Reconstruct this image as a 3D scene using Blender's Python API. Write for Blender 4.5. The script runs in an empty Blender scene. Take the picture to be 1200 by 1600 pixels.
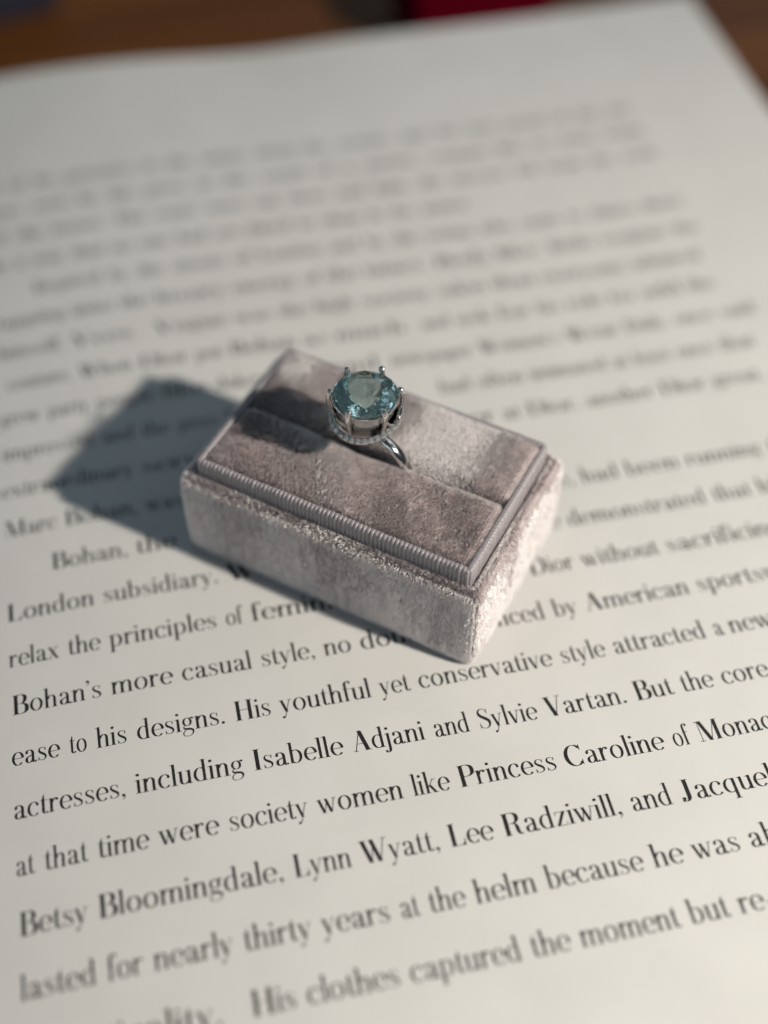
import bpy, math, random
import numpy as np
from mathutils import Vector, Matrix, noise

# ------------------------------------------------------------------ scene, camera, light
scene = bpy.context.scene
COL = scene.collection
S = 0.009            # one line spacing of the printed text, in metres
Z0 = 0.024           # height of the open page above the table top
SUN_EL, SUN_AZ = math.radians(35.5), math.radians(-38.0)   # azimuth measured from +x

# camera: solved from the text lines and the corners of the box
P_YAW, P_PITCH, P_ROLL = 0.22155, 0.877102, 0.009747
CAMPOS = Vector((3.655153, -12.836385, 19.640232)) * S + Vector((0, 0, Z0))
cp, sp = math.cos(P_PITCH), math.sin(P_PITCH)
FWD = Vector((math.sin(P_YAW) * cp, math.cos(P_YAW) * cp, -sp))
R0 = Vector((math.cos(P_YAW), -math.sin(P_YAW), 0)); U0 = R0.cross(FWD)
RGT = math.cos(P_ROLL) * R0 + math.sin(P_ROLL) * U0
UPV = -math.sin(P_ROLL) * R0 + math.cos(P_ROLL) * U0
cam_data = bpy.data.cameras.new("camera")
cam = bpy.data.objects.new("camera", cam_data)
M3 = Matrix((RGT, UPV, -FWD)).transposed()
cam.matrix_world = Matrix.Translation(CAMPOS) @ M3.to_4x4()
COL.objects.link(cam)
scene.camera = cam
cam_data.sensor_fit = 'VERTICAL'
cam_data.sensor_height = 24.0
cam_data.lens = 2050.16 / 1600 * 24.0
cam_data.clip_start = 0.005
cam_data.clip_end = 100.0
cam_data.dof.use_dof = True
cam_data.dof.focus_distance = 22.12 * S
cam_data.dof.aperture_fstop = 3.05

# the photograph was taken indoors, on a table in low warm light from the right: one small key lamp
# whose light falls off across the page, and cool area lamps added all round for shade fill and glints
world = bpy.data.worlds.new("World")
scene.world = world
world.use_nodes = True
bg = world.node_tree.nodes["Background"]
bg.inputs[0].default_value = (0.62, 0.80, 1.0, 1)
bg.inputs[1].default_value = 0.04

AIM = Vector((6.9, 2.5, 1.5)) * S + Vector((0, 0, Z0))
sdir = Vector((math.cos(SUN_EL) * math.cos(SUN_AZ), math.cos(SUN_EL) * math.sin(SUN_AZ), math.sin(SUN_EL)))
KEY_DIST = 0.55
key_d = bpy.data.lights.new("key_lamp", 'SPOT')
key_d.energy = 14.4
key_d.color = (1.0, 0.93, 0.83)
key_d.shadow_soft_size = 0.011
key_d.spot_size = math.radians(75)
key_d.spot_blend = 1.0
key = bpy.data.objects.new("key_lamp", key_d)
key.location = AIM + sdir * KEY_DIST
key.rotation_euler = (key.location - Vector((11.0 * S, -1.0 * S, Z0))).to_track_quat('Z', 'Y').to_euler()
COL.objects.link(key)

def lamp_panes(name, direction, dist, sx, sy, energy, color):
    """an added fill source: four area lamps in a paned layout with gaps between"""
    v_ = Vector(direction).normalized()
    q_ = v_.to_track_quat('Z', 'Y')
    for ix in (-1, 1):
        for iy in (-1, 1):
            d = bpy.data.lights.new(name, 'AREA')
            d.shape = 'RECTANGLE'; d.size = sx * 0.36; d.size_y = sy * 0.36; d.energy = energy / 4; d.color = color
            o = bpy.data.objects.new(name, d)
            o.location = AIM + v_ * dist + q_ @ Vector((ix * sx * 0.25, iy * sy * 0.25, 0))
            o.rotation_euler = q_.to_euler()
            COL.objects.link(o)
lamp_panes("added_fill_light", (-0.62, -0.34, 0.85), 1.2, 0.7, 0.6, 0.35, (0.55, 0.83, 1.0))  # unseen sources, added for cool fill and reflections in the ring
lamp_panes("added_fill_light", (0.75, 0.15, 0.62), 1.0, 0.55, 0.5, 0.5, (0.82, 0.93, 1.0))
lamp_panes("added_fill_light", (-0.1, 0.85, 0.60), 1.1, 0.5, 0.35, 0.25, (0.70, 0.87, 1.0))
lamp_panes("added_fill_light", (-0.95, 0.25, 0.30), 1.2, 0.55, 0.45, 0.60, (0.60, 0.84, 1.0))  # this and the next two: low lamps added to brighten stone and metal
lamp_panes("added_fill_light", (0.45, 0.95, 0.34), 1.2, 0.55, 0.45, 0.60, (0.66, 0.87, 1.0))
lamp_panes("added_fill_light", (-0.25, -0.95, 0.42), 1.2, 0.55, 0.45, 0.60, (0.72, 0.88, 1.0))

scene.view_settings.view_transform = 'Standard'
scene.view_settings.look = 'None'
scene.view_settings.exposure = 0.17
scene.view_settings.gamma = 1.0
cy = scene.cycles
cy.use_denoising = True
cy.max_bounces = 14; cy.transmission_bounces = 12; cy.glossy_bounces = 6; cy.diffuse_bounces = 4
cy.transparent_max_bounces = 8
cy.caustics_refractive = True; cy.caustics_reflective = True
cy.sample_clamp_indirect = 4.0
cy.blur_glossy = 0.2

rng = np.random.default_rng(11)
random.seed(5)

# ------------------------------------------------------------------ helpers
def link(o, parent=None):
    COL.objects.link(o)
    if parent is not None:
        o.parent = parent
    return o

def mesh_obj(name, verts, faces, mat, parent=None, smooth=False):
    me = bpy.data.meshes.new(name)
    me.from_pydata([tuple(map(float, v)) for v in verts], [], [tuple(int(i) for i in f) for f in faces])
    if smooth:
        me.polygons.foreach_set('use_smooth', [True] * len(me.polygons))
    me.materials.append(mat)
    me.update()
    return link(bpy.data.objects.new(name, me), parent)

def fast_tris(name, verts, tris, mat, parent=None, smooth=False):
    """big triangle soups straight from numpy"""
    me = bpy.data.meshes.new(name)
    n, m = len(verts), len(tris)
    me.vertices.add(n); me.vertices.foreach_set('co', np.ascontiguousarray(verts, dtype=np.float32).ravel())
    me.loops.add(m * 3); me.loops.foreach_set('vertex_index', np.ascontiguousarray(tris, dtype=np.int32).ravel())
    me.polygons.add(m); me.polygons.foreach_set('loop_start', np.arange(0, m * 3, 3, dtype=np.int32))
    me.polygons.foreach_set('use_smooth', np.full(m, smooth))
    me.update(calc_edges=True)
    me.materials.append(mat)
    return link(bpy.data.objects.new(name, me), parent)

def empty(name, loc, rz, label, cat):
    o = bpy.data.objects.new(name, None)
    o.empty_display_size = 0.01
    o.location = loc; o.rotation_euler = (0, 0, rz)
    o['label'] = label; o['category'] = cat
    return link(o)

def new_mat(name):
    m = bpy.data.materials.new(name); m.use_nodes = True
    return m, m.node_tree, m.node_tree.nodes["Principled BSDF"]

def nd(nt, kind, **kw):
    n = nt.nodes.new(kind)
    for k, v in kw.items():
        if k in n.inputs: n.inputs[k].default_value = v
        else: setattr(n, k, v)
    return n

def ramp(nt, stops):
    r = nt.nodes.new("ShaderNodeValToRGB")
    e = r.color_ramp.elements
    while len(e) < len(stops): e.new(0.5)
    for el, (p, c) in zip(e, stops):
        el.position = p; el.color = (*c, 1)
    return r

# ------------------------------------------------------------------ materials
def mat_paper():
    m, nt, b = new_mat("coated_paper")
    tc = nd(nt, "ShaderNodeTexCoord")
    n1 = nd(nt, "ShaderNodeTexNoise", Scale=90.0, Detail=5.0)
    nt.links.new(tc.outputs['Object'], n1.inputs['Vector'])
    r = ramp(nt, [(0.3, (0.655, 0.645, 0.624)), (0.7, (0.69, 0.68, 0.659))])
    nt.links.new(n1.outputs[0], r.inputs[0]); nt.links.new(r.outputs[0], b.inputs['Base Color'])
    n2 = nd(nt, "ShaderNodeTexNoise", Scale=2600.0, Detail=3.0)
    nt.links.new(tc.outputs['Object'], n2.inputs['Vector'])
    bp = nd(nt, "ShaderNodeBump", Strength=0.08, Distance=0.00004)
    nt.links.new(n2.outputs[0], bp.inputs['Height']); nt.links.new(bp.outputs[0], b.inputs['Normal'])
    n3 = nd(nt, "ShaderNodeTexNoise", Scale=34.0, Detail=2.0)
    nt.links.new(tc.outputs['Object'], n3.inputs['Vector'])
    b2 = nd(nt, "ShaderNodeBump", Strength=0.6, Distance=0.0003)
    nt.links.new(n3.outputs[0], b2.inputs['Height']); nt.links.new(b2.outputs[0], bp.inputs['Normal'])
    b.inputs['Roughness'].default_value = 0.55
    b.inputs['Specular IOR Level'].default_value = 0.3
    return m

def mat_simple(name, col, rough=0.5, metal=0.0, spec=0.5):
    m, nt, b = new_mat(name)
    b.inputs['Base Color'].default_value = (*col, 1)
    b.inputs['Roughness'].default_value = rough
    b.inputs['Metallic'].default_value = metal
    b.inputs['Specular IOR Level'].default_value = spec
    return m

def mat_noise(name, c1, c2, scale, rough, spec=0.5, bump=0.0):
    m, nt, b = new_mat(name)
    tc = nd(nt, "ShaderNodeTexCoord")
    n1 = nd(nt, "ShaderNodeTexNoise", Scale=scale, Detail=4.0)
    nt.links.new(tc.outputs['Object'], n1.inputs['Vector'])
    r = ramp(nt, [(0.3, c1), (0.7, c2)])
    nt.links.new(n1.outputs[0], r.inputs[0]); nt.links.new(r.outputs[0], b.inputs['Base Color'])
    b.inputs['Roughness'].default_value = rough
    b.inputs['Specular IOR Level'].default_value = spec
    if bump:
        bp = nd(nt, "ShaderNodeBump", Strength=0.5, Distance=bump)
        nt.links.new(n1.outputs[0], bp.inputs['Height']); nt.links.new(bp.outputs[0], b.inputs['Normal'])
    return m

def mat_wood():
    m, nt, b = new_mat("brown_wood")
    tc = nd(nt, "ShaderNodeTexCoord")
    mp = nd(nt, "ShaderNodeMapping")
    mp.inputs['Scale'].default_value = (1.5, 16, 16)
    mp.inputs['Rotation'].default_value = (0, 0, 0.12)
    nt.links.new(tc.outputs['Object'], mp.inputs[0])
    n1 = nd(nt, "ShaderNodeTexNoise", Scale=3.0, Detail=6.0, Distortion=0.6)
    nt.links.new(mp.outputs[0], n1.inputs['Vector'])
    r = ramp(nt, [(0.3, (0.06, 0.02, 0.006)), (0.55, (0.15, 0.054, 0.014)), (0.75, (0.25, 0.095, 0.026))])
    nt.links.new(n1.outputs[0], r.inputs[0]); nt.links.new(r.outputs[0], b.inputs['Base Color'])
    b.inputs['Roughness'].default_value = 0.5
    b.inputs['Specular IOR Level'].default_value = 0.12
    return m

def mat_velvet(name, c1, c2, c3, sheen=0.84):
    """pile threads: shiny fibres, a little uneven in dye"""
    m = bpy.data.materials.new(name); m.use_nodes = True
    nt = m.node_tree
    nt.nodes.remove(nt.nodes["Principled BSDF"])
    tc = nd(nt, "ShaderNodeTexCoord")
    n1 = nd(nt, "ShaderNodeTexNoise", Scale=420.0, Detail=5.0)
    nt.links.new(tc.outputs['Object'], n1.inputs['Vector'])
    r = ramp(nt, [(0.3, c1), (0.5, c2), (0.72, c3)])
    nt.links.new(n1.outputs[0], r.inputs[0])
    hb = nt.nodes.new("ShaderNodeBsdfHairPrincipled")
    hb.parametrization = 'COLOR'
    hb.inputs['Roughness'].default_value = 0.30
    hb.inputs['Radial Roughness'].default_value = 0.55
    hb.inputs['Offset'].default_value = 0.0
    hb.inputs['Random Roughness'].default_value = 0.3
    nt.links.new(r.outputs[0], hb.inputs['Color'])
    sh = nt.nodes.new("ShaderNodeBsdfHair"); sh.component = 'Reflection'
    sh.inputs['Color'].default_value = (1.0, 0.965, 0.955, 1)
    sh.inputs['RoughnessU'].default_value = 0.15
    sh.inputs['RoughnessV'].default_value = 0.9
    mx = nd(nt, "ShaderNodeMixShader"); mx.inputs[0].default_value = sheen
    nt.links.new(hb.outputs[0], mx.inputs[1]); nt.links.new(sh.outputs[0], mx.inputs[2])
    nt.links.new(mx.outputs[0], nt.nodes["Material Output"].inputs[0])
    return m

def mat_gem(name, col, ior, rough=0.0, clear=1.0):
    m, nt, b = new_mat(name)
    b.inputs['Base Color'].default_value = (*col, 1)
    b.inputs['Roughness'].default_value = rough
    b.inputs['IOR'].default_value = ior
    b.inputs['Transmission Weight'].default_value = clear
    return m

PAPER = mat_paper()
INK = mat_simple("black_ink", (0.022, 0.021, 0.022), 0.6, spec=0.25)
EDGE = mat_noise("page_edges", (0.55, 0.52, 0.47), (0.72, 0.69, 0.63), 60, 0.8, 0.2)
COVER = mat_noise("dark_book_cloth", (0.03, 0.03, 0.032), (0.05, 0.05, 0.055), 300, 0.8, 0.3)
WOOD = mat_wood()
PILE = mat_velvet("velvet_pile", (0.165, 0.128, 0.138), (0.225, 0.18, 0.188), (0.29, 0.243, 0.25))
BACKING = mat_noise("velvet_backing", (0.20, 0.168, 0.175), (0.27, 0.23, 0.235), 900, 0.9, 0.1)
RIBBON = mat_noise("ribbed_ribbon", (0.29, 0.262, 0.28), (0.35, 0.32, 0.335), 1500, 0.30, 0.6)
GOLD = mat_simple("white_gold", (0.78, 0.755, 0.72), 0.09, 1.0)
AQUA = mat_gem("aquamarine", (0.70, 0.985, 0.955), 1.58, 0.0, 0.98)
DIAMOND = mat_gem("clear_gem", (0.96, 0.97, 1.0), 2.2, 0.0, 0.86)
RED = mat_noise("dark_red_leather", (0.065, 0.0006, 0.006), (0.10, 0.001, 0.009), 80, 0.85, 0.0)
NAVY = mat_noise("dark_navy_cloth", (0.004, 0.005, 0.016), (0.008, 0.010, 0.028), 80, 0.7)

# ------------------------------------------------------------------ table
def rounded_slab(x0, x1, y0, y1, z0, z1, r, seg=4):
    """rounded-edge box: (verts, faces)"""
    V, F = [], []
    def ring(inset, z, k):
        out = []
        rr = max(r * 1.0, 1e-5)
        for cx, cy2, a0 in ((x1 - rr, y0 + rr, -90), (x1 - rr, y1 - rr, 0), (x0 + rr, y1 - rr, 90), (x0 + rr, y0 + rr, 180)):
            for i in range(seg + 1):
                a = math.radians(a0 + 90 * i / seg)
                out.append((cx + (rr - inset) * math.cos(a), cy2 + (rr - inset) * math.sin(a), z))
        return out
    levels = []
    for i in range(seg + 1):
        a = math.pi / 2 * i / seg
        levels.append((r * (1 - math.sin(a)) * 0.98, z0 + r * (1 - math.cos(a))))
    for i in range(seg + 1):
        a = math.pi / 2 * i / seg
        levels.append((r * (1 - math.cos(a)) * 0.98, z1 - r * (1 - math.sin(a))))
    rings = []
    for ins, z in levels:
        rg = ring(ins, z, 0); rings.append(range(len(V), len(V) + len(rg))); V += rg
    for a, b in zip(rings[:-1], rings[1:]):
        n = len(a)
        for i in range(n):
            F.append((a[i], a[(i + 1) % n], b[(i + 1) % n], b[i]))
    F.append(tuple(reversed(rings[0]))); F.append(tuple(rings[-1]))
    return V, F

v, f = rounded_slab(-0.75, 0.95, -0.75, 0.62, -0.03, 0.0, 0.004)
table = mesh_obj("wooden_table", v, f, WOOD)
table['label'] = "brown wooden table top, blurred beyond the edge of the open page"
table['category'] = "table"

# ------------------------------------------------------------------ the open book
ZREF = 0.0
def page_z(u, v):
    """height of the open page in line units: falls to the gutter on the left, faint ripple at the head"""
    t = (u - 12.0) / 10.0
    tn = np.minimum(t, 0)
    z = 0.2708 * t * t - 0.2119 * tn ** 4
    w = np.clip((v - 13.0) / 7.0, 0, 1)
    z = z - 0.16 * w * w * np.exp(-((u - 7.0) / 2.4) ** 2)
    return z
PU0, PU1, PV0, PV1 = -2.6, 19.92, -10.2, 20.08

def page_pt(u, v, dz=0.0):
    return (u * S, v * S, Z0 + float(page_z(u, v)) * S + dz)

book = empty("open_book", (8 * S, 4 * S, 0), 0, "open book lying flat, its page of black serif text under the ring box", "book")
BOFF = np.array([8 * S, 4 * S, 0])
nu, nv = 92, 124
us = np.linspace(PU0, PU1, nu); vs = np.linspace(PV0, PV1, nv)
UU, VV = np.meshgrid(us, vs)
ZZ = page_z(UU, VV)
top = np.stack([UU * S, VV * S, Z0 + ZZ * S], -1).reshape(-1, 3) - BOFF
F = []
for j in range(nv - 1):
    for i in range(nu - 1):
        a = j * nu + i
        F.append((a, a + 1, a + nu + 1, a + nu))
page = mesh_obj("page", top, F, PAPER, book, smooth=True)
# the block of leaves under it: wall strips that follow the same outline
TH = 0.0002
def block(mirror, name):
    k = 40
    V, F = [], []
    def put(u, v, z):
        uu = 2 * PU0 - u if mirror else u
        V.append((uu * S - BOFF[0], v * S - BOFF[1], z))
    loop = [(u, PV0) for u in np.linspace(PU0, PU1, k)] + [(PU1, v) for v in np.linspace(PV0, PV1, k)][1:] \
        + [(u, PV1) for u in np.linspace(PU1, PU0, k)][1:] + [(PU0, v) for v in np.linspace(PV1, PV0, k)][1:-1]
    lay = 9
    n = len(loop)
    for l in range(lay):
        t = l / (lay - 1)
        for (u, v) in loop:
            zt = Z0 + float(page_z(u, v)) * S - TH
            jig = 0.02 * math.sin(l * 2.4)
            put(u + (jig if u > PU0 + 0.01 else 0), v + (jig if abs(v - PV1) < 0.01 else 0), zt * (1 - t) + 0.004 * t)
    for l in range(lay - 1):
        for i in range(n):
            a, b = l * n + i, l * n + (i + 1) % n
            F.append((b, a, a + n, b + n) if not mirror else (a, b, b + n, a + n))
    return mesh_obj(name, V, F, EDGE, book)
block(False, "leaf_block")
block(True, "leaf_block")
# facing page on the other side of the gutter
mv = top.copy(); mv[:, 0] = 2 * PU0 * S - BOFF[0] - (mv[:, 0] + BOFF[0])
k0 = (ZZ.reshape(-1) * 0)
mesh_obj("page", mv, [tuple(reversed(f_)) for f_ in F and [(j * nu + i, j * nu + i + 1, (j + 1) * nu + i + 1, (j + 1) * nu + i) for j in range(nv - 1) for i in range(nu - 1)]], PAPER, book, smooth=True)
v, f = rounded_slab((2 * PU0 - PU1 - 0.35) * S, (PU1 + 0.3) * S, (PV0 - 0.35) * S, (PV1 + 0.3) * S, 0.0004, 0.0038, 0.0012)
mesh_obj("cover", np.array(v) - BOFF, f, COVER, book)

# ------------------------------------------------------------------ the printed letters (a high-contrast serif face drawn as strokes)
HAIR = 2.7
def catmull(pts, n=9):
    P = [np.array(p, float) for p in pts]
    P = [2 * P[0] - P[1]] + P + [2 * P[-1] - P[-2]]
    out = []
    for i in range(1, len(P) - 2):
        for k in range(n):
            t = k / n
            out.append(0.5 * ((2 * P[i]) + (-P[i - 1] + P[i + 1]) * t + (2 * P[i - 1] - 5 * P[i] + 4 * P[i + 1] - P[i + 2]) * t * t
                              + (-P[i - 1] + 3 * P[i] - 3 * P[i + 1] + P[i + 2]) * t ** 3))
    out.append(P[-2])
    return np.array(out)

def ribbon(path, widths):
    d = np.gradient(path, axis=0)
    d /= np.linalg.norm(d, axis=1)[:, None] + 1e-9
    nrm = np.stack([-d[:, 1], d[:, 0]], 1)
    L = path + nrm * widths[:, None] / 2; R = path - nrm * widths[:, None] / 2
    V = np.concatenate([L, R]); n = len(path)
    return V, [(i, n + i, n + i + 1, i + 1) for i in range(n - 1)]

def P(pts, T, h=HAIR, pw=1.7):
    path = catmull(pts)
    d = np.gradient(path, axis=0); d /= np.linalg.norm(d, axis=1)[:, None] + 1e-9
    return ribbon(path, h + (T - h) * np.abs(d[:, 1]) ** pw)
def PW(pts, ws):
    path = catmull(pts)
    return ribbon(path, np.interp(np.linspace(0, len(ws) - 1, len(path)), range(len(ws)), ws))
def E(cx, cy2, rx, ry, a0, a1, T, h=HAIR):
    a = np.radians(np.linspace(a0, a1, max(8, int(abs(a1 - a0) / 11))))
    path = np.stack([cx + (rx - 0) * np.cos(a), cy2 + ry * np.sin(a)], 1)
    d = np.gradient(path, axis=0); d /= np.linalg.norm(d, axis=1)[:, None] + 1e-9
    return ribbon(path, h + (T - h) * np.abs(d[:, 1]) ** 1.8)
def ST(x, y0, y1, T):
    return np.array([(x - T / 2, y0), (x + T / 2, y0), (x + T / 2, y1), (x - T / 2, y1)], float), [(0, 1, 2, 3)]
def H(x0, x1, y, h=HAIR):
    return np.array([(x0, y), (x1, y), (x1, y + h), (x0, y + h)], float), [(0, 1, 2, 3)]
def D(x0, y0, x1, y1, w):
    return np.array([(x0 - w / 2, y0), (x0 + w / 2, y0), (x1 + w / 2, y1), (x1 - w / 2, y1)], float), [(0, 1, 2, 3)]
def Q(*pts):
    return np.array(pts, float), [tuple(range(len(pts)))]
def O(x, y, r):
    a = np.linspace(0, 2 * math.pi, 15)[:-1]
    return np.stack([x + r * np.cos(a), y + r * np.sin(a)], 1), [tuple(range(14))]

T, TC, X, h = 10.6, 14.8, 62, HAIR
def foot(x, w=11): return H(x - w, x + w, 0)
def flag(x, y, w=10): return Q((x - T / 2 - w * 0.75, y - 5.5), (x - T / 2 + 0.5, y - 3.6), (x + T / 2, y), (x - T / 2 - 0.5, y - 1.2), (x - T / 2 - w * 0.75, y - 3.6))
def flagc(x, y): return H(x - T / 2 - 7, x, y - h)
G = {}
G['l'] = (25, [ST(12.5, 0, 100, T), foot(12.5), flag(12.5, 100)])
G['i'] = (25, [ST(12.5, 0, X, T), foot(12.5), flag(12.5, X), O(12, 84, 6.6)])
G['j'] = (24, [ST(13, -12, X, T), flag(13, X), O(12.5, 84, 6.6), P([(13, -10), (11, -22), (4, -28), (-4, -26)], T), O(-3, -22, 5.2)])
arch = lambda x: P([(x + 3, 44), (x + 8, 54), (x + 17, 60.5), (x + 25, 58), (x + 30, 50), (x + 30.5, 42)], T)
G['n'] = (57, [ST(12.5, 0, X, T), foot(12.5), flag(12.5, X), arch(13), ST(43.5, 0, 45, T), foot(43.5)])
G['h'] = (57, [ST(12.5, 0, 100, T), foot(12.5), flag(12.5, 100), arch(13), ST(43.5, 0, 45, T), foot(43.5)])
G['m'] = (87, [ST(12.5, 0, X, T), foot(12.5), flag(12.5, X), arch(13), ST(43.5, 0, 45, T), foot(43.5), arch(43), ST(73.5, 0, 45, T), foot(73.5)])
G['u'] = (56, [ST(12.5, 16, X, T), flag(12.5, X), P([(12.5, 20), (13, 11), (18, 3.5), (26, 1.2), (36, 6), (42, 14)], T), ST(43.5, 0, X, T), flag(43.5, X), H(43, 55, 0)])
G['r'] = (42, [ST(12.5, 0, X, T), foot(12.5), flag(12.5, X), P([(15, 40), (20, 53), (28, 60.5), (35, 59)], 8), O(34.5, 55, 5.6)])
G['t'] = (34, [Q((10, 61), (19.5, 61), (19.5, 84), (17, 84), (10, 66)), ST(14.8, 14, 62, T), H(3, 30, X - h), P([(14.8, 18), (15.5, 8), (20, 2.2), (26, 2.5), (32, 8)], T)])
G['f'] = (34, [ST(14, 0, 82, T), foot(14), H(3, 31, X - h), P([(14, 80), (15.5, 91), (21, 98), (28, 99.5), (33, 96)], T), O(33, 92, 5.4)])
G['o'] = (58, [E(29, 31, 20, 30.6, 0, 360, T)])
G['c'] = (50, [E(28, 31, 20, 30.6, 42, 318, T), O(42, 48, 5.4)])
G['e'] = (52, [E(28, 31, 20, 30.6, 2, 318, T), H(12, 49, 31)])
G['a'] = (54, [ST(38, 10, 44, T), P([(38, 42), (36, 53), (27, 60.5), (17, 59.5), (11, 51)], T), O(12.5, 49, 5.6),
               P([(36, 36), (27, 32.5), (15, 26), (11.5, 15), (15, 5), (24, 1.5), (33, 7), (37, 14)], T), P([(38, 12), (40, 4), (44, 1.2), (48, 2.5), (52, 7)], T)])
G['s'] = (45, [PW([(36, 46), (33, 56), (23, 60.5), (13, 57), (10.5, 46), (17, 37), (28, 29), (36, 20), (35, 8), (24, 1.4), (13, 3.5), (7, 17)],
                  [h, 2.2, 2.4, 5, 8, 9.8, 10.4, 8.5, 5, 2.4, 2.2, h]), Q((35, 44), (37.2, 44), (37.2, 61), (34.5, 57)), Q((6.2, 18), (8.2, 18), (9, 4), (6.2, 0))])
G['d'] = (58, [E(29, 31, 20, 30.6, 58, 302, T), ST(43.5, 0, 100, T), flag(43.5, 100), H(43, 55, 0)])
G['b'] = (58, [E(28, 31, 20, 30.6, -122, 122, T), ST(13.5, 1, 100, T), flag(13.5, 100)])
G['p'] = (58, [E(28, 31, 20, 30.6, -122, 122, T), ST(13.5, -30, X, T), flag(13.5, X), H(2, 25, -30)])
G['q'] = (58, [E(29, 31, 20, 30.6, 58, 302, T), ST(43.5, -30, X, T), H(32, 55, -30)])
G['g'] = (52, [E(24, 42, 14.5, 19, 0, 360, 8.8), P([(34, 56), (40, 61), (45, 61.5)], 3.5), O(45.5, 58, 4.6),
               PW([(15, 26), (9.5, 20), (9.5, 12), (18, 8), (32, 6), (42, 1), (44.5, -10), (38, -22), (24, -27), (10, -24), (5, -14), (9, -4), (18, 5)],
                  [h, 3, 6, 9.5, 10, 9, 6.5, 3, 2.2, 3, 4.5, 4, 2.2])])
def vee(x, w, d, s=T): return [D(x + w * 0.5, d, x, X, s), D(x + w * 0.5 + 1, d, x + w, X, h + 0.4)]
G['v'] = (50, vee(9, 33, 0) + [H(0, 18, X - h), H(34, 50, X - h)])
G['w'] = (75, vee(9, 31, 0) + vee(35, 31, 0) + [H(0, 18, X - h), H(28, 42, X - h), H(58, 74, X - h)])
G['y'] = (50, [D(25, 2, 9, X, T), PW([(42, X), (33, 34), (24, 4), (18, -15), (11, -26)], [h, h, h, h + .5, 4]), O(9.5, -22.5, 5.6), H(0, 18, X - h), H(34, 50, X - h)])
G['x'] = (53, [D(43, 0, 11, X, T + 1), D(9, 0, 42, X, h + 0.4), H(2, 20, X - h), H(33, 50, X - h), H(1, 19, 0), H(34, 53, 0)])
G['z'] = (47, [D(9, 0, 38, X, T + 1), H(6, 40, X - h), H(7, 42, 0), Q((5, X), (7.4, X), (6.4, X - 16), (5, X - 16)), Q((41, 0), (43.2, 0), (43.2, 17), (41.8, 17))])
G['k'] = (55, [ST(12.5, 0, 100, T), foot(12.5), flag(12.5, 100), D(15, 24, 41, X, h + 0.4), D(44, 0, 24, 36, T + 1), H(33, 50, X - h), H(34, 55, 0)])
# capitals
C = 97
def cs(x, y, w=13): return H(x - w, x + w, y)
def stem(x): return [ST(x, 0, C, TC), cs(x, 0), cs(x, C - h)]
G['I'] = (36, stem(18))
G['H'] = (84, stem(18) + stem(66) + [H(18, 66, 49)])
G['A'] = (76, [D(11, 0, 37, C, h + 0.6), D(60, 0, 37, C, TC + 1.5), H(19, 50, 33), H(2, 21, 0), H(48, 76, 0)])
G['B'] = (70, stem(18) + [P([(18, 96), (40, 96), (52, 88), (55, 74), (51, 60), (40, 52), (18, 51.5)], TC), P([(18, 51), (42, 51), (57, 42), (61, 27), (57, 10), (43, 1.2), (18, 1)], TC + 1)])
G['C'] = (78, [E(41, 48.5, 32, 48.5, 42, 318, TC), Q((66, 70), (68, 70), (68, 97), (66.5, 97), (62, 84)), Q((66, 27), (68, 27), (68, 0), (66.5, 0), (62, 13))])
G['D'] = (84, stem(18) + [P([(18, 96), (42, 96), (62, 86), (71, 66), (72, 48), (71, 31), (62, 11), (42, 1), (18, 1)], TC)])
G['E'] = (68, stem(18) + [H(18, 58, C - h), H(18, 60, 0), H(18, 42, 49), Q((56, C), (58.5, C), (58.5, 72), (57, 72)), Q((58, 0), (60.5, 0), (60.5, 27), (59, 27)), Q((41, 38), (43, 38), (43, 62), (41, 62))])
G['G'] = (84, [E(41, 48.5, 32, 48.5, 42, 318, TC), Q((66, 70), (68, 70), (68, 97), (66.5, 97), (62, 84)), ST(66, 6, 40, TC), H(52, 80, 40)])
G['J'] = (52, [ST(30, 22, C, TC), cs(30, C - h), P([(30, 26), (28.5, 11), (21, 1.5), (11, 1.5), (6, 8)], TC), O(10, 13, 7)])
G['L'] = (66, stem(18) + [H(18, 60, 0), Q((60.5, 0), (60.5, 30), (59, 30), (56, 14), (47, 1.5))])
G['M'] = (104, [H(2, 26, 0), D(14, 0, 14, C, h), D(51, 0, 22, C, TC + 1), D(52, 0, 82, C, h), ST(85, 0, C, TC), cs(85, 0), H(2, 26, C - h), H(80, 98, C - h)])
G['N'] = (88, [H(2, 26, 0), D(14, 0, 14, C, h), D(68, 0, 18, C, TC + 1), D(73, 0, 73, C, h), H(2, 22, C - h), H(60, 86, C - h)])
G['O'] = (84, [E(42, 48.5, 32, 48.5, 0, 360, TC)])
G['P'] = (66, stem(18) + [P([(18, 96), (42, 96), (56, 87), (60, 71), (56, 55), (42, 46), (18, 45.5)], TC)])
G['R'] = (76, stem(18) + [P([(18, 96), (42, 96), (55, 88), (58.5, 73), (54, 59), (42, 51), (18, 50.5)], TC), PW([(38, 51), (49, 46), (53, 34), (55, 14), (61, 3), (72, 3)], [h, 7, 13, 13, 8, h])])
G['S'] = (60, [PW([(47, 72), (43, 88), (30, 95.5), (16, 92), (11, 76), (18, 62), (34, 49), (48, 35), (49, 17), (40, 4), (27, 1.4), (14, 8), (9, 27)],
                  [h, 2.4, 2.6, 6, 10.5, 13.5, 14.5, 13, 9, 4, 2.4, 2.4, h]), Q((46, 70), (48, 70), (48, 97), (45.5, 90)), Q((8, 28), (10, 28), (11, 8), (8, 0))])
G['T'] = (72, stem(36) + [H(5, 67, C - h), Q((4, C), (6.5, C), (5.5, 72), (4, 72)), Q((66, C), (68.5, C), (68.5, 72), (67, 72))])
G['V'] = (72, [D(37, 0, 13, C, TC + 1), D(38, 0, 62, C, h + 0.6), H(0, 28, C - h), H(50, 73, C - h)])
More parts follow.
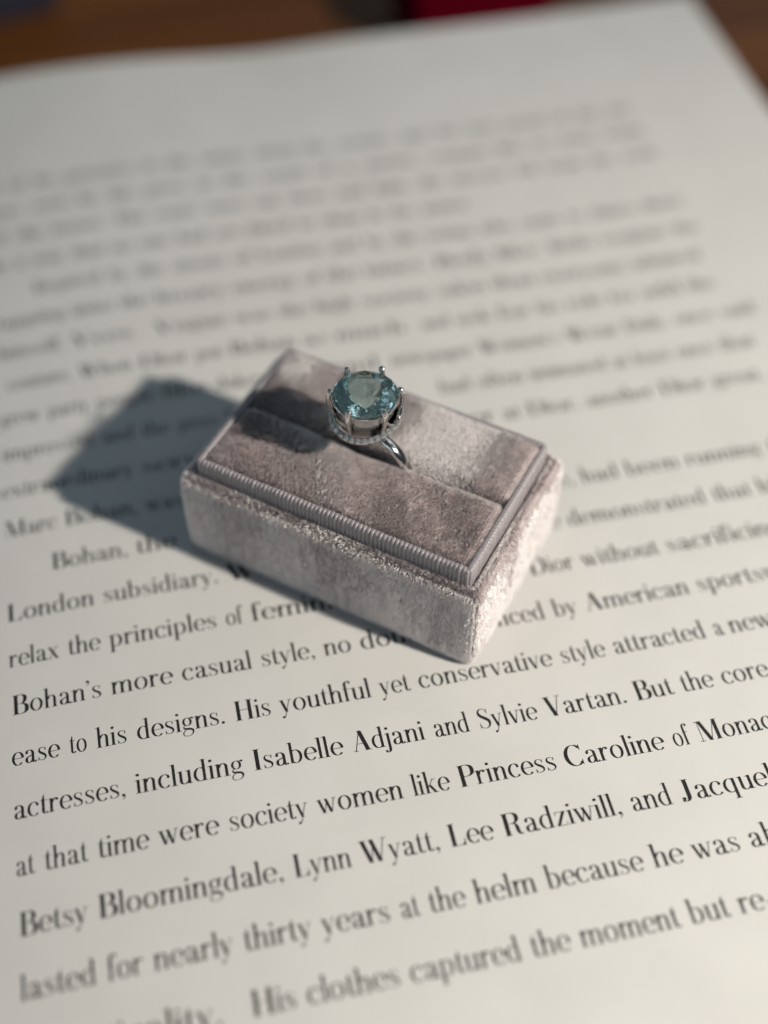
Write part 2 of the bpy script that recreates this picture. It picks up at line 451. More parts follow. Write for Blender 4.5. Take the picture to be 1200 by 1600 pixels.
G['W'] = (106, [D(37, 0, 13, C, TC + 1), D(38, 0, 55, C, h + 0.6), D(71, 0, 47, C, TC + 1), D(72, 0, 95, C, h + 0.6), H(0, 28, C - h), H(38, 58, C - h), H(84, 106, C - h)])
G['Y'] = (70, [ST(36, 0, 44, TC), cs(36, 0), D(35, 42, 12, C, TC), D(39, 42, 59, C, h + 0.6), H(0, 26, C - h), H(48, 70, C - h)])
G['.'] = (24, [O(12, 6.3, 6.6)])
comma = [O(12, 6.3, 6.6), PW([(15.5, 8), (17, 0), (13, -9), (7, -15)], [5, 4, 2.5, 1])]
G[','] = (24, comma)
G['’'] = (20, [(vv_ + np.array([-2, 84]), ff_) for vv_, ff_ in comma])
G['-'] = (36, [H(5, 30, 24, 3.5)])
G[' '] = (24, [])

FS = 0.00405          # line units per font unit
def word_width(w): return sum(G[c][0] for c in w)

def text_line(idx, words, span=None):
    """words: [(word, u)] anchored, or span=(string, u0, u1) justified"""
    items = []
    if span:
        s, u0, u1 = span
        ws = s.split()
        nat = sum(word_width(w) for w in ws) * FS
        gap = (u1 - u0 - nat) / max(1, len(ws) - 1)
        sx = 1.0
        if gap < 0.16:
            sx = (u1 - u0 - 0.16 * (len(ws) - 1)) / nat; gap = 0.16
        elif gap > 0.45:
            gap = 0.45
        u = u0
        for w in ws:
            items.append((w, u, sx)); u += word_width(w) * FS * sx + gap
    else:
        for i, (w, u) in enumerate(words):
            nat = word_width(w) * FS
            nxt = words[i + 1][1] if i + 1 < len(words) else 99
            sx = min(1.34 if idx > -4 else 1.55, max(0.82, (nxt - 0.15 - u) / nat)) if nxt < 99 else 1.12
            items.append((w, u, sx))
    V, Fc, n, layer = [], [], 0, 0
    for w, u, sx in items:
        x = 0.0
        for ch in w:
            adv, strokes = G[ch]
            for sv, sf in strokes:
                uu = u + (x + sv[:, 0] - 4) * FS * sx
                vv = -idx + sv[:, 1] * FS
                zz = Z0 + page_z(uu, vv) * S + 0.00002 + (layer % 9) * 4e-7
                layer += 1
                V.append(np.stack([uu * S, vv * S, zz], 1) - BOFF)
                Fc += [tuple(i + n for i in f_) for f_ in sf]
                n += len(sv)
            x += adv
    tl = mesh_obj("text_line", np.concatenate(V), Fc, INK, page)
    tl['kind'] = 'stuff'

LINES = {
    0: [('Bohan’s', 0.02), ('more', 1.74), ('casual', 2.98), ('style,', 4.38), ('no', 5.51), ('doubt', 6.17), ('influenced', 7.63), ('by', 9.78), ('American', 10.4), ('sportswear', 12.57), ('brought', 15.1)],
    1: [('ease', -0.02), ('to', 0.95), ('his', 1.41), ('designs.', 2.09), ('His', 3.77), ('youthful', 4.56), ('yet', 6.32), ('conservative', 7.01), ('style', 9.61), ('attracted', 10.6), ('a', 12.51), ('new', 12.81), ('wave', 13.8), ('of', 15.1), ('rich', 15.65)],
    2: [('actresses,', -0.03), ('including', 1.98), ('Isabelle', 3.94), ('Adjani', 5.63), ('and', 7.04), ('Sylvie', 7.83), ('Vartan.', 9.04), ('But', 10.66), ('the', 11.52), ('core', 12.27), ('clients', 13.3), ('he', 14.8), ('dressed', 15.3)],
    3: [('at', -0.03), ('that', 0.43), ('time', 1.28), ('were', 2.26), ('society', 3.39), ('women', 4.85), ('like', 6.44), ('Princess', 7.23), ('Caroline', 9.08), ('of', 10.99), ('Monaco,', 11.45), ('and', 13.3), ('friends', 14.2)],
    4: [('Betsy', -0.01), ('Bloomingdale,', 1.21), ('Lynn', 4.28), ('Wyatt,', 5.37), ('Lee', 6.81), ('Radziwill,', 7.71), ('and', 9.89), ('Jacqueline', 10.76), ('Onassis.', 13.2), ('He', 15.5)],
    5: [('lasted', -0.03), ('for', 1.27), ('nearly', 1.97), ('thirty', 3.34), ('years', 4.55), ('at', 5.78), ('the', 6.24), ('helm', 6.98), ('because', 8.14), ('he', 9.91), ('was', 10.59), ('able', 11.55), ('to', 12.6), ('dress', 13.2), ('women', 14.6)],
    6: [('practicality.', 0.05), ('His', 3.31), ('clothes', 4.14), ('captured', 5.71), ('the', 7.6), ('moment', 8.38), ('but', 10.15), ('re-', 10.97)],
    -1: [('relax', 0.0), ('the', 1.05), ('principles', 1.79), ('of', 3.89), ('feminine', 4.36), ('dress', 6.91), ('in', 9.13), ('Dior', 9.62), ('without', 10.65), ('sacrificing', 12.34), ('comfort', 14.85)],
    -2: [('London', 0.0), ('subsidiary.', 1.76), ('When', 4.05), ('young', 6.02), ('designers', 7.5), ('he', 10.06), ('demonstrated', 10.69), ('that', 13.68), ('his', 14.63)],
    -3: [('Bohan,', 0.87), ('the', 2.46), ('assistant', 3.5), ('designer', 6.21), ('there,', 9.8), ('had', 11.29), ('been', 12.22), ('running', 13.49), ('the', 15.25)],
    -4: [('Marc', 0.02), ('Bohan,', 1.18), ('was', 2.75), ('named.', 3.62)],
    -5: [('extraordinary', -0.02), ('service', 2.76), ('as', 5.03), ('manager', 7.66), ('at', 10.22), ('Dior,', 10.76), ('another', 12.04), ('Dior', 13.68), ('great,', 14.83)],
    -6: [('impressed', 0.04), ('and', 2.05), ('the', 2.86), ('press', 3.6), ('house', 4.6), ('ranked,', 6.25), ('had', 9.12), ('often', 9.95), ('intimated', 11.12), ('at', 12.96), ('least', 13.45), ('once', 14.4), ('that', 15.4)],
    -7: [('grew', 0.01), ('party', 1.02), ('people', 2.02), ('like', 3.4), ('dukes', 4.5), ('dined', 5.7), ('and', 6.98), ('newspaper', 8.3), ('Women’s', 10.25), ('Wear', 12.23), ('Daily,', 13.58), ('once', 14.73), ('said', 15.79)],
    -8: [('couture.', 0.21), ('When', 1.72), ('Dior', 3.01), ('put', 4.21), ('Bohan', 4.95), ('as', 6.56), ('much', 7.27), ('and', 9.2), ('ask', 10.0), ('for', 10.96), ('his', 11.86), ('role', 12.56), ('to', 13.55), ('add', 14.33), ('the', 15.41)],
    -9: [('himself,', 0.03), ('Yves', 1.61), ('Vogue', 3.45), ('was', 5.22), ('the', 6.2), ('high', 7.0), ('society', 8.04), ('salon', 9.8), ('that', 11.08), ('everyone', 12.26), ('admired', 14.41)],
    -10: [('tapping', 0.01), ('into', 1.72), ('the', 2.78), ('luxury', 3.56), ('energy', 5.28), ('of', 6.92), ('the', 7.45), ('times.', 8.34), ('Body', 10.0), ('like', 11.48), ('little', 12.77), ('vogue', 14.01), ('the', 15.8)],
}
for k_, w_ in LINES.items(): text_line(k_, w_)
for k_, s_, a_, b_ in ((-15, "it of his presence in the salons along the avenue, and the new mood of the city", 0, 16.45),
                       (-14, "was seen by the press as the return of a quieter, younger line in every room", 0, 16.45),
                       (-13, "of the house. The coats were cut short and light; the dresses fell from the neck", 0, 16.45),
                       (-12, "in a way that no one had yet dared to show in the winter.", 0, 11.4),
                       (-11, "Inspired by the streets of London and by the young who came to dance there,", 0.9, 16.45)):
    text_line(k_, None, (s_.replace(';', ','), a_, b_))

# ------------------------------------------------------------------ velvet ring box (local millimetres)
mm = 0.001
BU, BV, BYAW = 6.89636, 2.48995, -0.69686
BZ = Z0 + 0.0842 * S
box = empty("ring_box", (BU * S, BV * S, BZ), BYAW, "small mauve grey velvet ring box, open, with a ribbed ribbon rim", "ring box")
BA, BB, BH = 26.3, 16.1, 17.8        # base half length, half width, height (without the pile)
RA, RB, RH = 24.2, 14.75, 21.45      # ribbon rim outer half length, half width, top height

def rrect(ax, by_, r, n=6):
    pts = []
    for sx_, sy_, a0 in ((1, -1, -90), (1, 1, 0), (-1, 1, 90), (-1, -1, 180)):
        for i in range(n + 1):
            a = math.radians(a0 + 90 * i / n)
            pts.append((sx_ * (ax - r) + r * math.cos(a), sy_ * (by_ - r) + r * math.sin(a)))
    return np.array(pts)

def loft(loops):
    """loops of equal point count (n,3) -> verts, quads"""
    n = len(loops[0]); V = np.concatenate(loops); F = []
    for l in range(len(loops) - 1):
        for i in range(n):
            a, b = l * n + i, l * n + (i + 1) % n
            F.append((a, b, b + n, a + n))
    return V, F

def lev(ax, by_, r, z): 
    q = rrect(ax, by_, r); return np.column_stack([q, np.full(len(q), z)])

# base: outside wall, soft shoulder, ledge and the groove against the ribbon
prof = [(1.1, 0.05), (0.45, 0.35), (0.15, 1.0), (0.02, 2.5), (-0.05, 5.5), (-0.12, 9.5), (-0.08, BH - 3.6), (0.0, BH - 1.9), (0.12, BH - 1.0), (0.4, BH - 0.35), (0.8, BH - 0.03),
        (1.1, BH - 0.08), (1.4, BH - 0.5), (1.62, BH - 1.2), (1.78, BH - 2.1), (1.85, BH - 3.2)]
loops = [lev(BA - i_, BB - i_, max(1.25 - i_ * 0.4, 0.35), z_) for i_, z_ in prof]
bv, bf = loft(loops)
n0 = len(loops[0])
bfaces = list(bf) + [tuple(reversed(range(n0)))]
wv = 0.10 * np.sin(bv[:, 0] * 0.33 + bv[:, 2] * 0.21 + 0.6) + 0.08 * np.sin(bv[:, 1] * 0.5 - bv[:, 0] * 0.19) + 0.05 * np.sin(bv[:, 0] * 1.1 + bv[:, 1] * 0.9)
bv[:, 2] += np.where(bv[:, 2] > BH - 4, wv * 1.3, 0)
bv[:, 1] += np.sign(bv[:, 1]) * np.where(np.abs(bv[:, 1]) > BB - 2, wv * 0.8, 0) * np.clip(bv[:, 2] / 6, 0, 1)
bv[:, 0] += np.sign(bv[:, 0]) * np.where(np.abs(bv[:, 0]) > BA - 2, 0.12 * np.sin(bv[:, 1] * 0.41 + 1), 0) * np.clip(bv[:, 2] / 6, 0, 1)
base_obj = mesh_obj("base", bv * mm, bfaces, BACKING, box, smooth=True)
# floor inside the box on which the cushions and the ring stand
v, f = rounded_slab(-23.2, 23.2, -13.6, 13.6, 6.0, 8.0, 0.3)
mesh_obj("inner_floor", np.array(v) * mm, f, BACKING, box)

# ribbed ribbon rim
def ribbon_rim():
    q = rrect(RA, RB, 0.9, 10)
    q = np.vstack([q, q[:1]])
    seg = np.linalg.norm(np.diff(q, axis=0), axis=1); cum = np.concatenate([[0], np.cumsum(seg)])
    L = cum[-1]; nr = int(round(L / 0.70)); per = 10; N = nr * per
    s = np.arange(N) / N * L
    x = np.interp(s, cum, q[:, 0]); y = np.interp(s, cum, q[:, 1])
    dx = np.roll(x, -3) - np.roll(x, 3); dy = np.roll(y, -3) - np.roll(y, 3); ln = np.hypot(dx, dy)
    nx, ny = dy / ln, -dx / ln
    ph = (np.arange(N) % per) / per
    rib = np.sqrt(np.clip(1 - (2 * ph - 1) ** 2, 0, 1))        # round cords side by side
    var = 0.7 + 0.5 * rng.random(nr)
    rib = rib * np.repeat(var, per)
    zb = BH - 3.1
    pr = []           # profile: (outward offset, z, rib amplitude, rib direction)
    pr += [(0.0, zb, 0.10, 1, 0), (0.0, zb + 1.2, .24, 1, 0), (0.0, RH - 1.6, .24, 1, 0), (0.0, RH - 0.45, .24, 1, 0)]
    for a in (20, 45, 70, 90):
        t = math.radians(a); pr.append((-0.45 + 0.45 * math.cos(t), RH - 0.45 + 0.45 * math.sin(t), .2, math.cos(t), math.sin(t)))
    pr += [(-0.75, RH, .13, 0, 1)]
    for a in (60, 20):
        t = math.radians(a); pr.append((-0.75 - 0.35 * math.cos(t), RH - 0.35 + 0.35 * math.sin(t), .08, -math.cos(t), math.sin(t)))
    pr += [(-1.1, RH - 1.5, 0.0, 0, 0), (-1.1, RH - 4, 0.0, 0, 0)]
    wob = 0.06 * np.sin(s * 0.21) + 0.05 * np.sin(s * 0.57 + 1)
    loops = []
    for off, z, amp, o1, o2 in pr:
        d = off + amp * (rib - 0.6) * o1
        loops.append(np.column_stack([x + nx * d, y + ny * d, z + amp * (rib - 0.6) * o2 + (wob if z > BH else 0)]))
    V, F = loft(loops)
    return mesh_obj("ribbon_rim", V * mm, F, RIBBON, box, smooth=True)
ribbon_rim()

# two cushions with the slot between them
IA, IB = RA - 1.15, RB - 1.15
SLOT = 0.28
def cushion(side):
    """side -1 near pad, +1 far pad; a pillow surface with rounded edges"""
    y0, y1 = (SLOT, IB) if side > 0 else (-IB, -SLOT)
    nx_, ny_ = 70, 34
    def edge(t, n):       # cluster samples at both ends
        return 0.5 - 0.5 * np.cos(np.pi * t)
    xs = -IA + 2 * IA * edge(np.linspace(0, 1, nx_), 1); ys = y0 + (y1 - y0) * edge(np.linspace(0, 1, ny_), 1)
    XX, YY = np.meshgrid(xs, ys)
    dl = np.minimum(XX + IA, IA - XX)                         # distance to the short ends
    ds = (YY - y0) if side > 0 else (y1 - YY)                 # distance to the slot
    dr = (y1 - YY) if side > 0 else (YY - y0)                 # distance to the long rim
    def rnd(d, r): return r - np.sqrt(np.clip(r * r - np.clip(r - d, 0, r) ** 2, 0, None))
    top_ = 21.25 if side < 0 else 21.45
    Z = top_ + 0.25 * np.cos(XX / IA * 1.3) * np.sin(np.pi * np.clip((YY - y0) / (y1 - y0), 0, 1)) 
    rs = 1.5 if side < 0 else 1.9
    Z = Z - rnd(dl, 1.2) - rnd(ds, rs) * 1.0 - rnd(dr, 1.0)
    # the ring spreads the slot a little
    spread = np.exp(-((XX + 1.3) / 7.5) ** 2) * np.exp(-ds / 1.2)
    Z = Z - 0.5 * spread
    YY = YY + side * 0.75 * spread
    for _ in range(1):
        Z = Z + 0.10 * np.sin(XX * 0.45 + YY * 0.3 + side) + 0.06 * np.sin(XX * 0.9 - YY * 0.7)
    V = np.stack([XX, YY, Z], -1).reshape(-1, 3)
    F = [(j * nx_ + i, j * nx_ + i + 1, (j + 1) * nx_ + i + 1, (j + 1) * nx_ + i) for j in range(ny_ - 1) for i in range(nx_ - 1)]
    # skirt down to the floor
    ringi = [i for i in range(nx_)] + [j * nx_ + nx_ - 1 for j in range(1, ny_)] + [(ny_ - 1) * nx_ + i for i in range(nx_ - 2, -1, -1)] + [j * nx_ for j in range(ny_ - 2, 0, -1)]
    b0 = len(V)
    low = V[ringi].copy(); low[:, 2] = 8.02
    V = np.vstack([V, low]); m_ = len(ringi)
    F += [(ringi[(i + 1) % m_], ringi[i], b0 + i, b0 + (i + 1) % m_) for i in range(m_)]
    o = mesh_obj("cushion_pad", V * mm, F, BACKING, box, smooth=True)
    return V, F, nx_, ny_, o

# pile: short threads standing on a surface
def surf_samples(V, F, density, keep=None):
    tri = []
    for f_ in F:
        for k in range(1, len(f_) - 1): tri.append((f_[0], f_[k], f_[k + 1]))
    tri = np.array(tri)
    A_, B_, C_ = V[tri[:, 0]], V[tri[:, 1]], V[tri[:, 2]]
    N = np.cross(B_ - A_, C_ - A_); ar = np.linalg.norm(N, axis=1) / 2
    # smooth vertex normals
    vn = np.zeros_like(V)
    for k in range(3): np.add.at(vn, tri[:, k], N)
    vn /= np.linalg.norm(vn, axis=1)[:, None] + 1e-12
    cnt = int(ar.sum() * density)
    idx = rng.choice(len(tri), cnt, p=ar / ar.sum())
    r1, r2 = np.sqrt(rng.random(cnt)), rng.random(cnt)
    w = np.stack([1 - r1, r1 * (1 - r2), r1 * r2], 1)
    Pp = (V[tri[idx]] * w[:, :, None]).sum(1); Nn = (vn[tri[idx]] * w[:, :, None]).sum(1)
    Nn /= np.linalg.norm(Nn, axis=1)[:, None] + 1e-12
    return Pp, Nn

def vnoise(Pp, scale, seed):
    return np.array([noise.noise((x * scale + seed, y * scale - seed * 1.7, z * scale + seed * 0.6)) for x, y, z in Pp.tolist()])

def pile(name, Pp, Nn, length, lean, width, parent, mat=PILE):
    """lean: (n,3) tangential lean vectors; each thread is a bent tapering blade"""
    n = len(Pp)
    ln = length * (0.75 + 0.5 * rng.random(n))
    jit = rng.normal(0, 0.11, (n, 3))
    d1 = Nn * 0.9 + lean * 0.6 + jit; d1 /= np.linalg.norm(d1, axis=1)[:, None]
    d2 = Nn * 0.7 + lean * 1.2 + jit * 1.5; d2 /= np.linalg.norm(d2, axis=1)[:, None]
    b = Pp - Nn * 0.05
    m_ = b + d1 * (ln * 0.55)[:, None]
    t = m_ + d2 * (ln * 0.5)[:, None]
    V = np.stack([b, m_, t], 1) * mm
    hc = bpy.data.hair_curves.new(name)
    hc.add_curves([3] * n)
    hc.attributes['position'].data.foreach_set('vector', np.ascontiguousarray(V, dtype=np.float32).ravel())
    ra = hc.attributes.get('radius') or hc.attributes.new('radius', 'FLOAT', 'POINT')
    wd = (width * (0.8 + 0.4 * rng.random(n)))[:, None] * np.array([[1.0, 0.95, 0.35]]) * 0.5 * mm
    ra.data.foreach_set('value', np.ascontiguousarray(wd, dtype=np.float32).ravel())
    hc.materials.append(mat)
    ob = link(bpy.data.objects.new(name, hc), parent)
    ob['kind'] = 'stuff'
    return ob

def rows(c, pitch, jit):
    return np.round(c / pitch) * pitch + rng.normal(0, jit, len(c))

# pile of the base (walls, shoulder and ledge)
Pb, Nb = surf_samples(bv, [f_ for f_ in bf if min(bv[list(f_), 2]) > -0.1], 85)
k = Pb[:, 2] > 0.25
Pb, Nb = Pb[k], Nb[k]
onx = np.abs(Nb[:, 1]) > 0.6            # long walls
ony = np.abs(Nb[:, 0]) > 0.6
Pb[onx, 0] = rows(Pb[onx, 0], 0.46, 0.11); Pb[ony, 1] = rows(Pb[ony, 1], 0.46, 0.11)
Pb[:, 0] = np.clip(Pb[:, 0], -BA, BA); Pb[:, 1] = np.clip(Pb[:, 1], -BB, BB)
bw = Pb * np.array([1, 1, 0.4]); n1 = vnoise(bw, 0.10, 3.1); n2 = vnoise(bw, 0.12, 9.7); n3 = vnoise(bw, 0.7, 21.3); n4 = vnoise(Pb * np.array([1, 1, 0.35]), 2.6, 5.5); n5 = vnoise(Pb, 2.6, 77.7)
up = np.array([0, 0, 1.0]); along = np.cross(up, Nb)
down = -up[None] + Nb * Nb[:, 2:3]
wallm = (np.abs(Nb[:, 2]) < 0.6)[:, None]
rowid = (np.round(np.where(onx, Pb[:, 0], Pb[:, 1]) / 0.46) + 120).astype(int)
rw1 = rng.normal(0, 0.07, 400)[rowid]; rw2 = rng.normal(0, 0.06, 400)[rowid]
lean_b = np.where(wallm, down * (0.5 + 0.5 * n1 + 0.3 * n3 + 0.6 * n4 + rw1)[:, None] + along * (0.5 * n2 + 0.5 * n5 + rw2)[:, None],
                  Nb * 0 + np.stack([n1 + 0.7 * n5, n2 + 0.7 * n4, 0 * n1], 1) * 0.8)
pile("velvet_pile", Pb, Nb, 0.66, lean_b, 0.062, base_obj)

for side in (-1, 1):
    cv, cf, cnx, cny, cobj = cushion(side)
    ntop = (cnx - 1) * (cny - 1)
    Pc, Nc = surf_samples(cv, cf[:ntop], 120)
    Pc[:, 0] = rows(Pc[:, 0], 0.42, 0.10)
    Pc[:, 0] = np.clip(Pc[:, 0], -IA, IA)
    br = np.stack([Pc[:, 0] * 0.8 + Pc[:, 1] * 0.6, (Pc[:, 1] * 0.8 - Pc[:, 0] * 0.6) * 0.32, Pc[:, 2]], 1); n1 = vnoise(br, 0.11, 40 + side); n2 = vnoise(br, 0.11, 71 + side); n3 = vnoise(br, 0.5, 5 + side); n4 = vnoise(Pc, 2.6, 15 + side); n5 = vnoise(Pc, 2.6, 95 + side)
    rr_ = rng.normal(0, 0.06, 400)[(np.round(Pc[:, 0] / 0.42) + 100).astype(int)]
    if side < 0:
        lx = 0.47 + 0.7 * n1 + 0.35 * n3 + 0.8 * n4; ly = -0.14 + 0.6 * n2 + 0.8 * n5
    else:
        mid = np.exp(-((Pc[:, 0] - 9.5) / 8.5) ** 4); mid = np.maximum(mid, 0.85 * np.exp(-((Pc[:, 0] + 19.5) / 4.0) ** 2 - ((Pc[:, 1] - 11) / 4.5) ** 2)); q_ = 1 - 0.6 * mid; lx = 0.45 - 0.9 * mid + q_ * (0.5 * n1 + 0.4 * n3 + 0.6 * n4); ly = -0.1 + 0.55 * mid + q_ * (0.5 * n2 + 0.6 * n5)
    pile("velvet_pile", Pc, Nc, 0.6, np.stack([lx + rr_, ly, 0 * lx], 1), 0.058, cobj)

# ------------------------------------------------------------------ the ring
def tube(path, rad, n=10, closed=False, up=(0, 0, 1), sx=1.0):
    path = np.array(path, float); N = len(path)
    rad = np.broadcast_to(np.array(rad, float), (N,))
    d = (np.roll(path, -1, 0) - np.roll(path, 1, 0)) if closed else np.gradient(path, axis=0)
    d /= np.linalg.norm(d, axis=1)[:, None]
    upv = np.broadcast_to(np.array(up, float), (N, 3)) if np.ndim(up) == 1 else np.array(up, float)
    s_ = np.cross(d, upv); s_ /= np.linalg.norm(s_, axis=1)[:, None] + 1e-9
    t_ = np.cross(s_, d)
    a = np.linspace(0, 2 * math.pi, n + 1)[:-1]
    V = (path[:, None] + rad[:, None, None] * (np.cos(a)[None, :, None] * s_[:, None] * sx + np.sin(a)[None, :, None] * t_[:, None])).reshape(-1, 3)
    F = []
    for i in range(N if closed else N - 1):
        for k in range(n):
            p0, p1 = i * n + k, i * n + (k + 1) % n
            q0, q1 = ((i + 1) % N) * n + k, ((i + 1) % N) * n + (k + 1) % n
            F.append((p0, p1, q1, q0))
    if not closed:
        F.append(tuple(reversed(range(n)))); F.append(tuple(range((N - 1) * n, N * n)))
    return V, F

def ball(c, r, nu_=12, nv_=8, sz=1.0):
    V, F = [], []
    for j in range(nv_ + 1):
        t = math.pi * j / nv_
        for i in range(nu_):
            a = 2 * math.pi * i / nu_
            V.append((c[0] + r * math.sin(t) * math.cos(a), c[1] + r * math.sin(t) * math.sin(a), c[2] + r * sz * math.cos(t)))
    for j in range(nv_):
        for i in range(nu_):
            F.append((j * nu_ + i, (j + 1) * nu_ + i, (j + 1) * nu_ + (i + 1) % nu_, j * nu_ + (i + 1) % nu_))
    return np.array(V), F

def join(parts):
    V, F, n = [], [], 0
    for v_, f_ in parts:
        V.append(np.asarray(v_)); F += [tuple(i + n for i in q) for q in f_]; n += len(v_)
    return np.concatenate(V), F

RX = -1.3
cb, sb = math.cos(BYAW), math.sin(BYAW)
ring_base = 9.0
ring = empty("gemstone_ring", (BU * S + cb * RX * mm, BV * S + sb * RX * mm, BZ + ring_base * mm), BYAW,
             "white gold ring with a round pale blue stone, standing in the velvet slot", "ring")
ZC, RO = 17.9 - ring_base, 8.55
GZ = 33.8 - ring_base          # girdle height
SR = 5.05                      # stone radius
# shank
aa = np.linspace(0, 2 * math.pi, 97)[:-1]
path = np.stack([(RO - 0.65) * np.sin(aa), 0 * aa, ZC - (RO - 0.65) * np.cos(aa)], 1)
rad_dir = np.stack([np.sin(aa), 0 * aa, -np.cos(aa)], 1)
v, f = tube(path, 0.74, 16, True, up=rad_dir, sx=1.45)
mesh_obj("shank", v * mm, f, GOLD, ring, smooth=True)

# stone: round brilliant
def brilliant(R, table=0.48, crown=0.29, pav=0.84, girdle=0.03, n=8):
    V, tr = [], []
    def add(r, a, z): V.append((R * r * math.cos(a), R * r * math.sin(a), R * z)); return len(V) - 1
    st = 2 * math.pi / n
    Tt = [add(table, st * i, crown) for i in range(n)]
    Mm = [add((table + 1) * 0.5 + 0.03, st * (i + 0.5), crown * 0.55) for i in range(n)]
    Gt = [add(1, st * 0.5 * i, girdle / 2) for i in range(2 * n)]
    Gb = [add(1, st * 0.5 * i, -girdle / 2) for i in range(2 * n)]
    tr.append(tuple(Tt))
    for i in range(n):
        j = (i + 1) % n
        tr += [(Tt[i], Mm[i], Tt[j])]
        tr += [(Tt[j], Mm[i], Gt[(2 * i + 2) % (2 * n)]), (Tt[j], Gt[(2 * i + 2) % (2 * n)], Mm[j])]
        tr += [(Mm[i], Gt[2 * i], Gt[2 * i + 1]), (Mm[i], Gt[2 * i + 1], Gt[(2 * i + 2) % (2 * n)])]
    for i in range(2 * n):
        j = (i + 1) % (2 * n); tr.append((Gt[i], Gb[i], Gb[j], Gt[j]))
    # pavilion in tiers of small facets, steep at the girdle and flatter towards the point
    N2 = 2 * n
    tiers = [(0.86, 0.22), (0.64, 0.47), (0.42, 0.70), (0.20, 0.89)]
    prev = Gb
    for q, (r_, z_) in enumerate(tiers):
        cur = [add(r_, st * (0.5 * i + (0.25 if q % 2 == 0 else 0.0)), -pav * z_) for i in range(N2)]
        for i in range(N2):
            j = (i + 1) % N2
            if q % 2 == 0:
                tr.append((prev[i], cur[i], prev[j])); tr.append((prev[j], cur[i], cur[j]))
            else:
                tr.append((prev[i], cur[i], cur[j])); tr.append((prev[i], cur[j], prev[j]))
        prev = cur
    cu = add(0, 0, -pav)
    for i in range(N2):
        tr.append((prev[i], cu, prev[(i + 1) % N2]))
    return np.array(V), tr

v, f = brilliant(SR, n=10)
rot = 0.2
v = np.stack([v[:, 0] * math.cos(rot) - v[:, 1] * math.sin(rot), v[:, 0] * math.sin(rot) + v[:, 1] * math.cos(rot), v[:, 2] + GZ], 1)
mesh_obj("blue_stone", v * mm, f, AQUA, ring)

# gallery rail under the girdle and the cup wall below it
a60 = np.linspace(0, 2 * math.pi, 65)[:-1]
circ = lambda r, z: np.stack([r * np.cos(a60), r * np.sin(a60), 0 * a60 + z], 1)
v, f = tube(circ(SR - 0.12, GZ - 0.55), 0.26, 8, True)
mesh_obj("gallery_rail", v * mm, f, GOLD, ring, smooth=True)
lp = [circ(SR - 0.35, GZ - 0.7), circ(SR - 0.45, GZ - 2.2), circ(SR - 0.42, GZ - 4.5), circ(SR - 0.75, GZ - 4.5), circ(SR - 0.75, GZ - 2.2), circ(SR - 0.65, GZ - 0.7)]
v, f = loft(lp)
mesh_obj("basket_wall", v * mm, f, GOLD, ring, smooth=True)

# pave halo: a waved band that dips at front and back and rises to the shoulders
HR, HZ = 5.15, 29.1 - ring_base
hp = circ(HR, HZ); wave = 0.55 * np.cos(2 * a60)
hp[:, 2] += wave
v, f = tube(hp, 0.62, 10, True, sx=0.85)
halo = mesh_obj("halo", v * mm, f, GOLD, ring, smooth=True)
gv, gf = brilliant(0.5, 0.55, 0.3, 0.6, 0.02)
gm = bpy.data.meshes.new("accent_diamond")
gm.from_pydata([tuple(q * mm) for q in gv.tolist()] if False else [tuple(float(c_) * mm for c_ in q) for q in gv], [], gf); gm.materials.append(DIAMOND)
bead_parts = []
NB = 34
for i in range(NB):
    a = 2 * math.pi * i / NB
    tilt = math.radians(50)
    nrm = Vector((math.cos(a) * math.sin(tilt), math.sin(a) * math.sin(tilt), math.cos(tilt)))
    c_ = Vector((HR * math.cos(a), HR * math.sin(a), HZ + 0.55 * math.cos(2 * a))) + Vector((nrm.x * 0.56, nrm.y * 0.56, nrm.z * 0.60))
    d = bpy.data.objects.new("accent_diamond", gm)
    d.rotation_euler = nrm.to_track_quat('Z', 'Y').to_euler()
    d.location = c_ * mm
    link(d, halo)
    a2 = a + math.pi / NB
    for tl in (30, 68):
        t = math.radians(tl)
        n2_ = np.array([math.cos(a2) * math.sin(t), math.sin(a2) * math.sin(t), math.cos(t)])
        cc = np.array([HR * math.cos(a2), HR * math.sin(a2), HZ + 0.55 * math.cos(2 * a2)]) + n2_ * np.array([0.56, 0.56, 0.62])
        bead_parts.append(ball(cc, 0.15, 6, 4))
v, f = join(bead_parts)
bo = mesh_obj("grain_beads", v * mm, f, GOLD, halo, smooth=True)

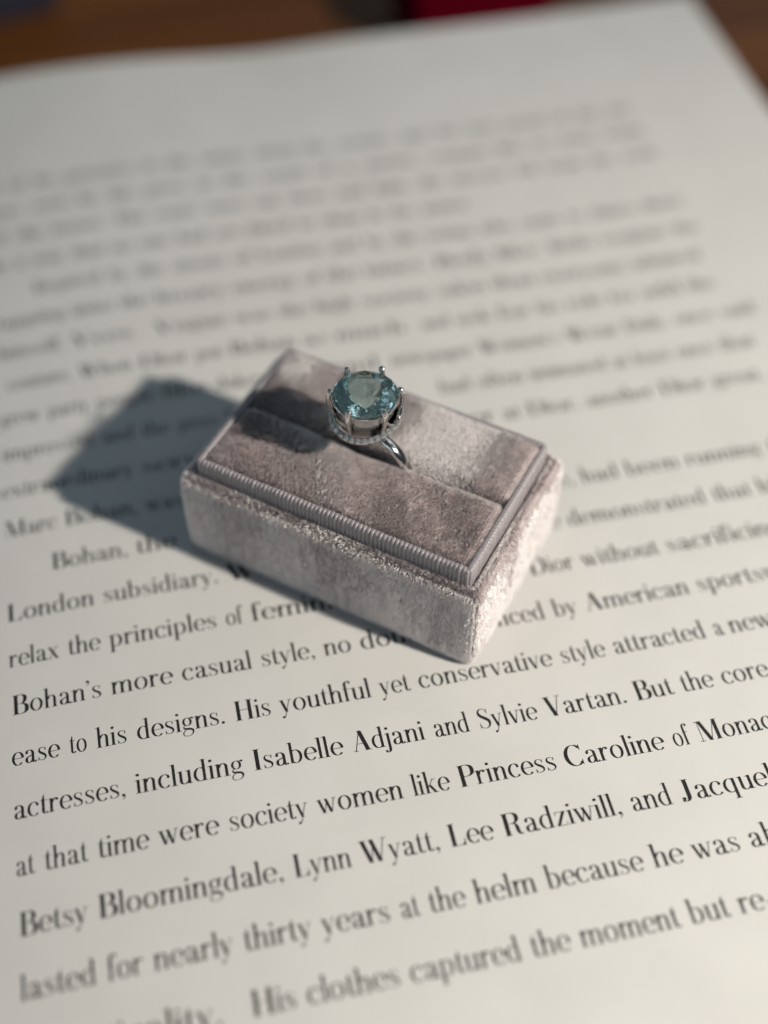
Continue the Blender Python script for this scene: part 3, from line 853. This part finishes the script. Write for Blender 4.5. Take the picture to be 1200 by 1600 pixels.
# six claws
for a_deg in (-30, 30, 90, 150, 210, 270):
    a = math.radians(a_deg)
    prof_ = [(4.7, HZ + 0.1, .40), (5.05, HZ + 1.2, .40), (5.45, HZ + 2.6, .40), (5.65, GZ - 0.9, .42), (5.6, GZ + 0.0, .44), (5.45, GZ + 0.45, .46)]
    pp = catmull([(r_, z_) for r_, z_, _ in prof_], 6)
    rr = np.interp(np.linspace(0, 5, len(pp)), range(6), [q[2] for q in prof_])
    path = np.stack([pp[:, 0] * math.cos(a), pp[:, 0] * math.sin(a), pp[:, 1]], 1)
    side_v = np.array([-math.sin(a), math.cos(a), 0])
    t1 = tube(path, rr, 10, False, up=side_v)
    t2 = ball((5.35 * math.cos(a), 5.35 * math.sin(a), GZ + 0.66), 0.56, 14, 9, 1.0)
    v, f = join([t1, t2])
    mesh_obj("prong", v * mm, f, GOLD, ring, smooth=True)
# swooping wires between the claws and the halo
for a_deg in (0, 180):
    pts = []
    for k in range(25):
        t = k / 24; a = math.radians(a_deg - 30 + 60 * t)
        dip = math.sin(math.pi * t)
        r_ = 5.75 - 0.35 * dip
        z_ = GZ - 0.9 - (GZ - 1.5 - HZ - 0.55 * math.cos(2 * a)) * dip ** 0.8
        pts.append((r_ * math.cos(a), r_ * math.sin(a), z_))
    v, f = tube(pts, 0.27, 8)
    mesh_obj("swag_wire", v * mm, f, GOLD, ring, smooth=True)

# ------------------------------------------------------------------ blurred things beyond the book
red = empty("red_box", (14.6 * S, 24.2 * S, 0), 0.05, "dark red box standing on the table behind the head of the page", "box")
v, f = rounded_slab(-0.0195, 0.0195, -0.0135, 0.0135, 0.0002, 0.017, 0.002); mesh_obj("box_body", v, f, RED, red)
v, f = rounded_slab(-0.0200, 0.0200, -0.0140, 0.0140, 0.0175, 0.021, 0.002); mesh_obj("box_lid", v, f, RED, red)
nav = empty("navy_box", (-1.5 * S, 28.3 * S, 0), 0.3, "very dark navy box at the top left corner of the table", "box")
v, f = rounded_slab(-0.03, 0.03, -0.012, 0.012, 0.0002, 0.016, 0.002); mesh_obj("box_body", v, f, NAVY, nav)
v, f = rounded_slab(-0.0305, 0.0305, -0.0125, 0.0125, 0.0164, 0.022, 0.002); mesh_obj("box_lid", v, f, NAVY, nav)
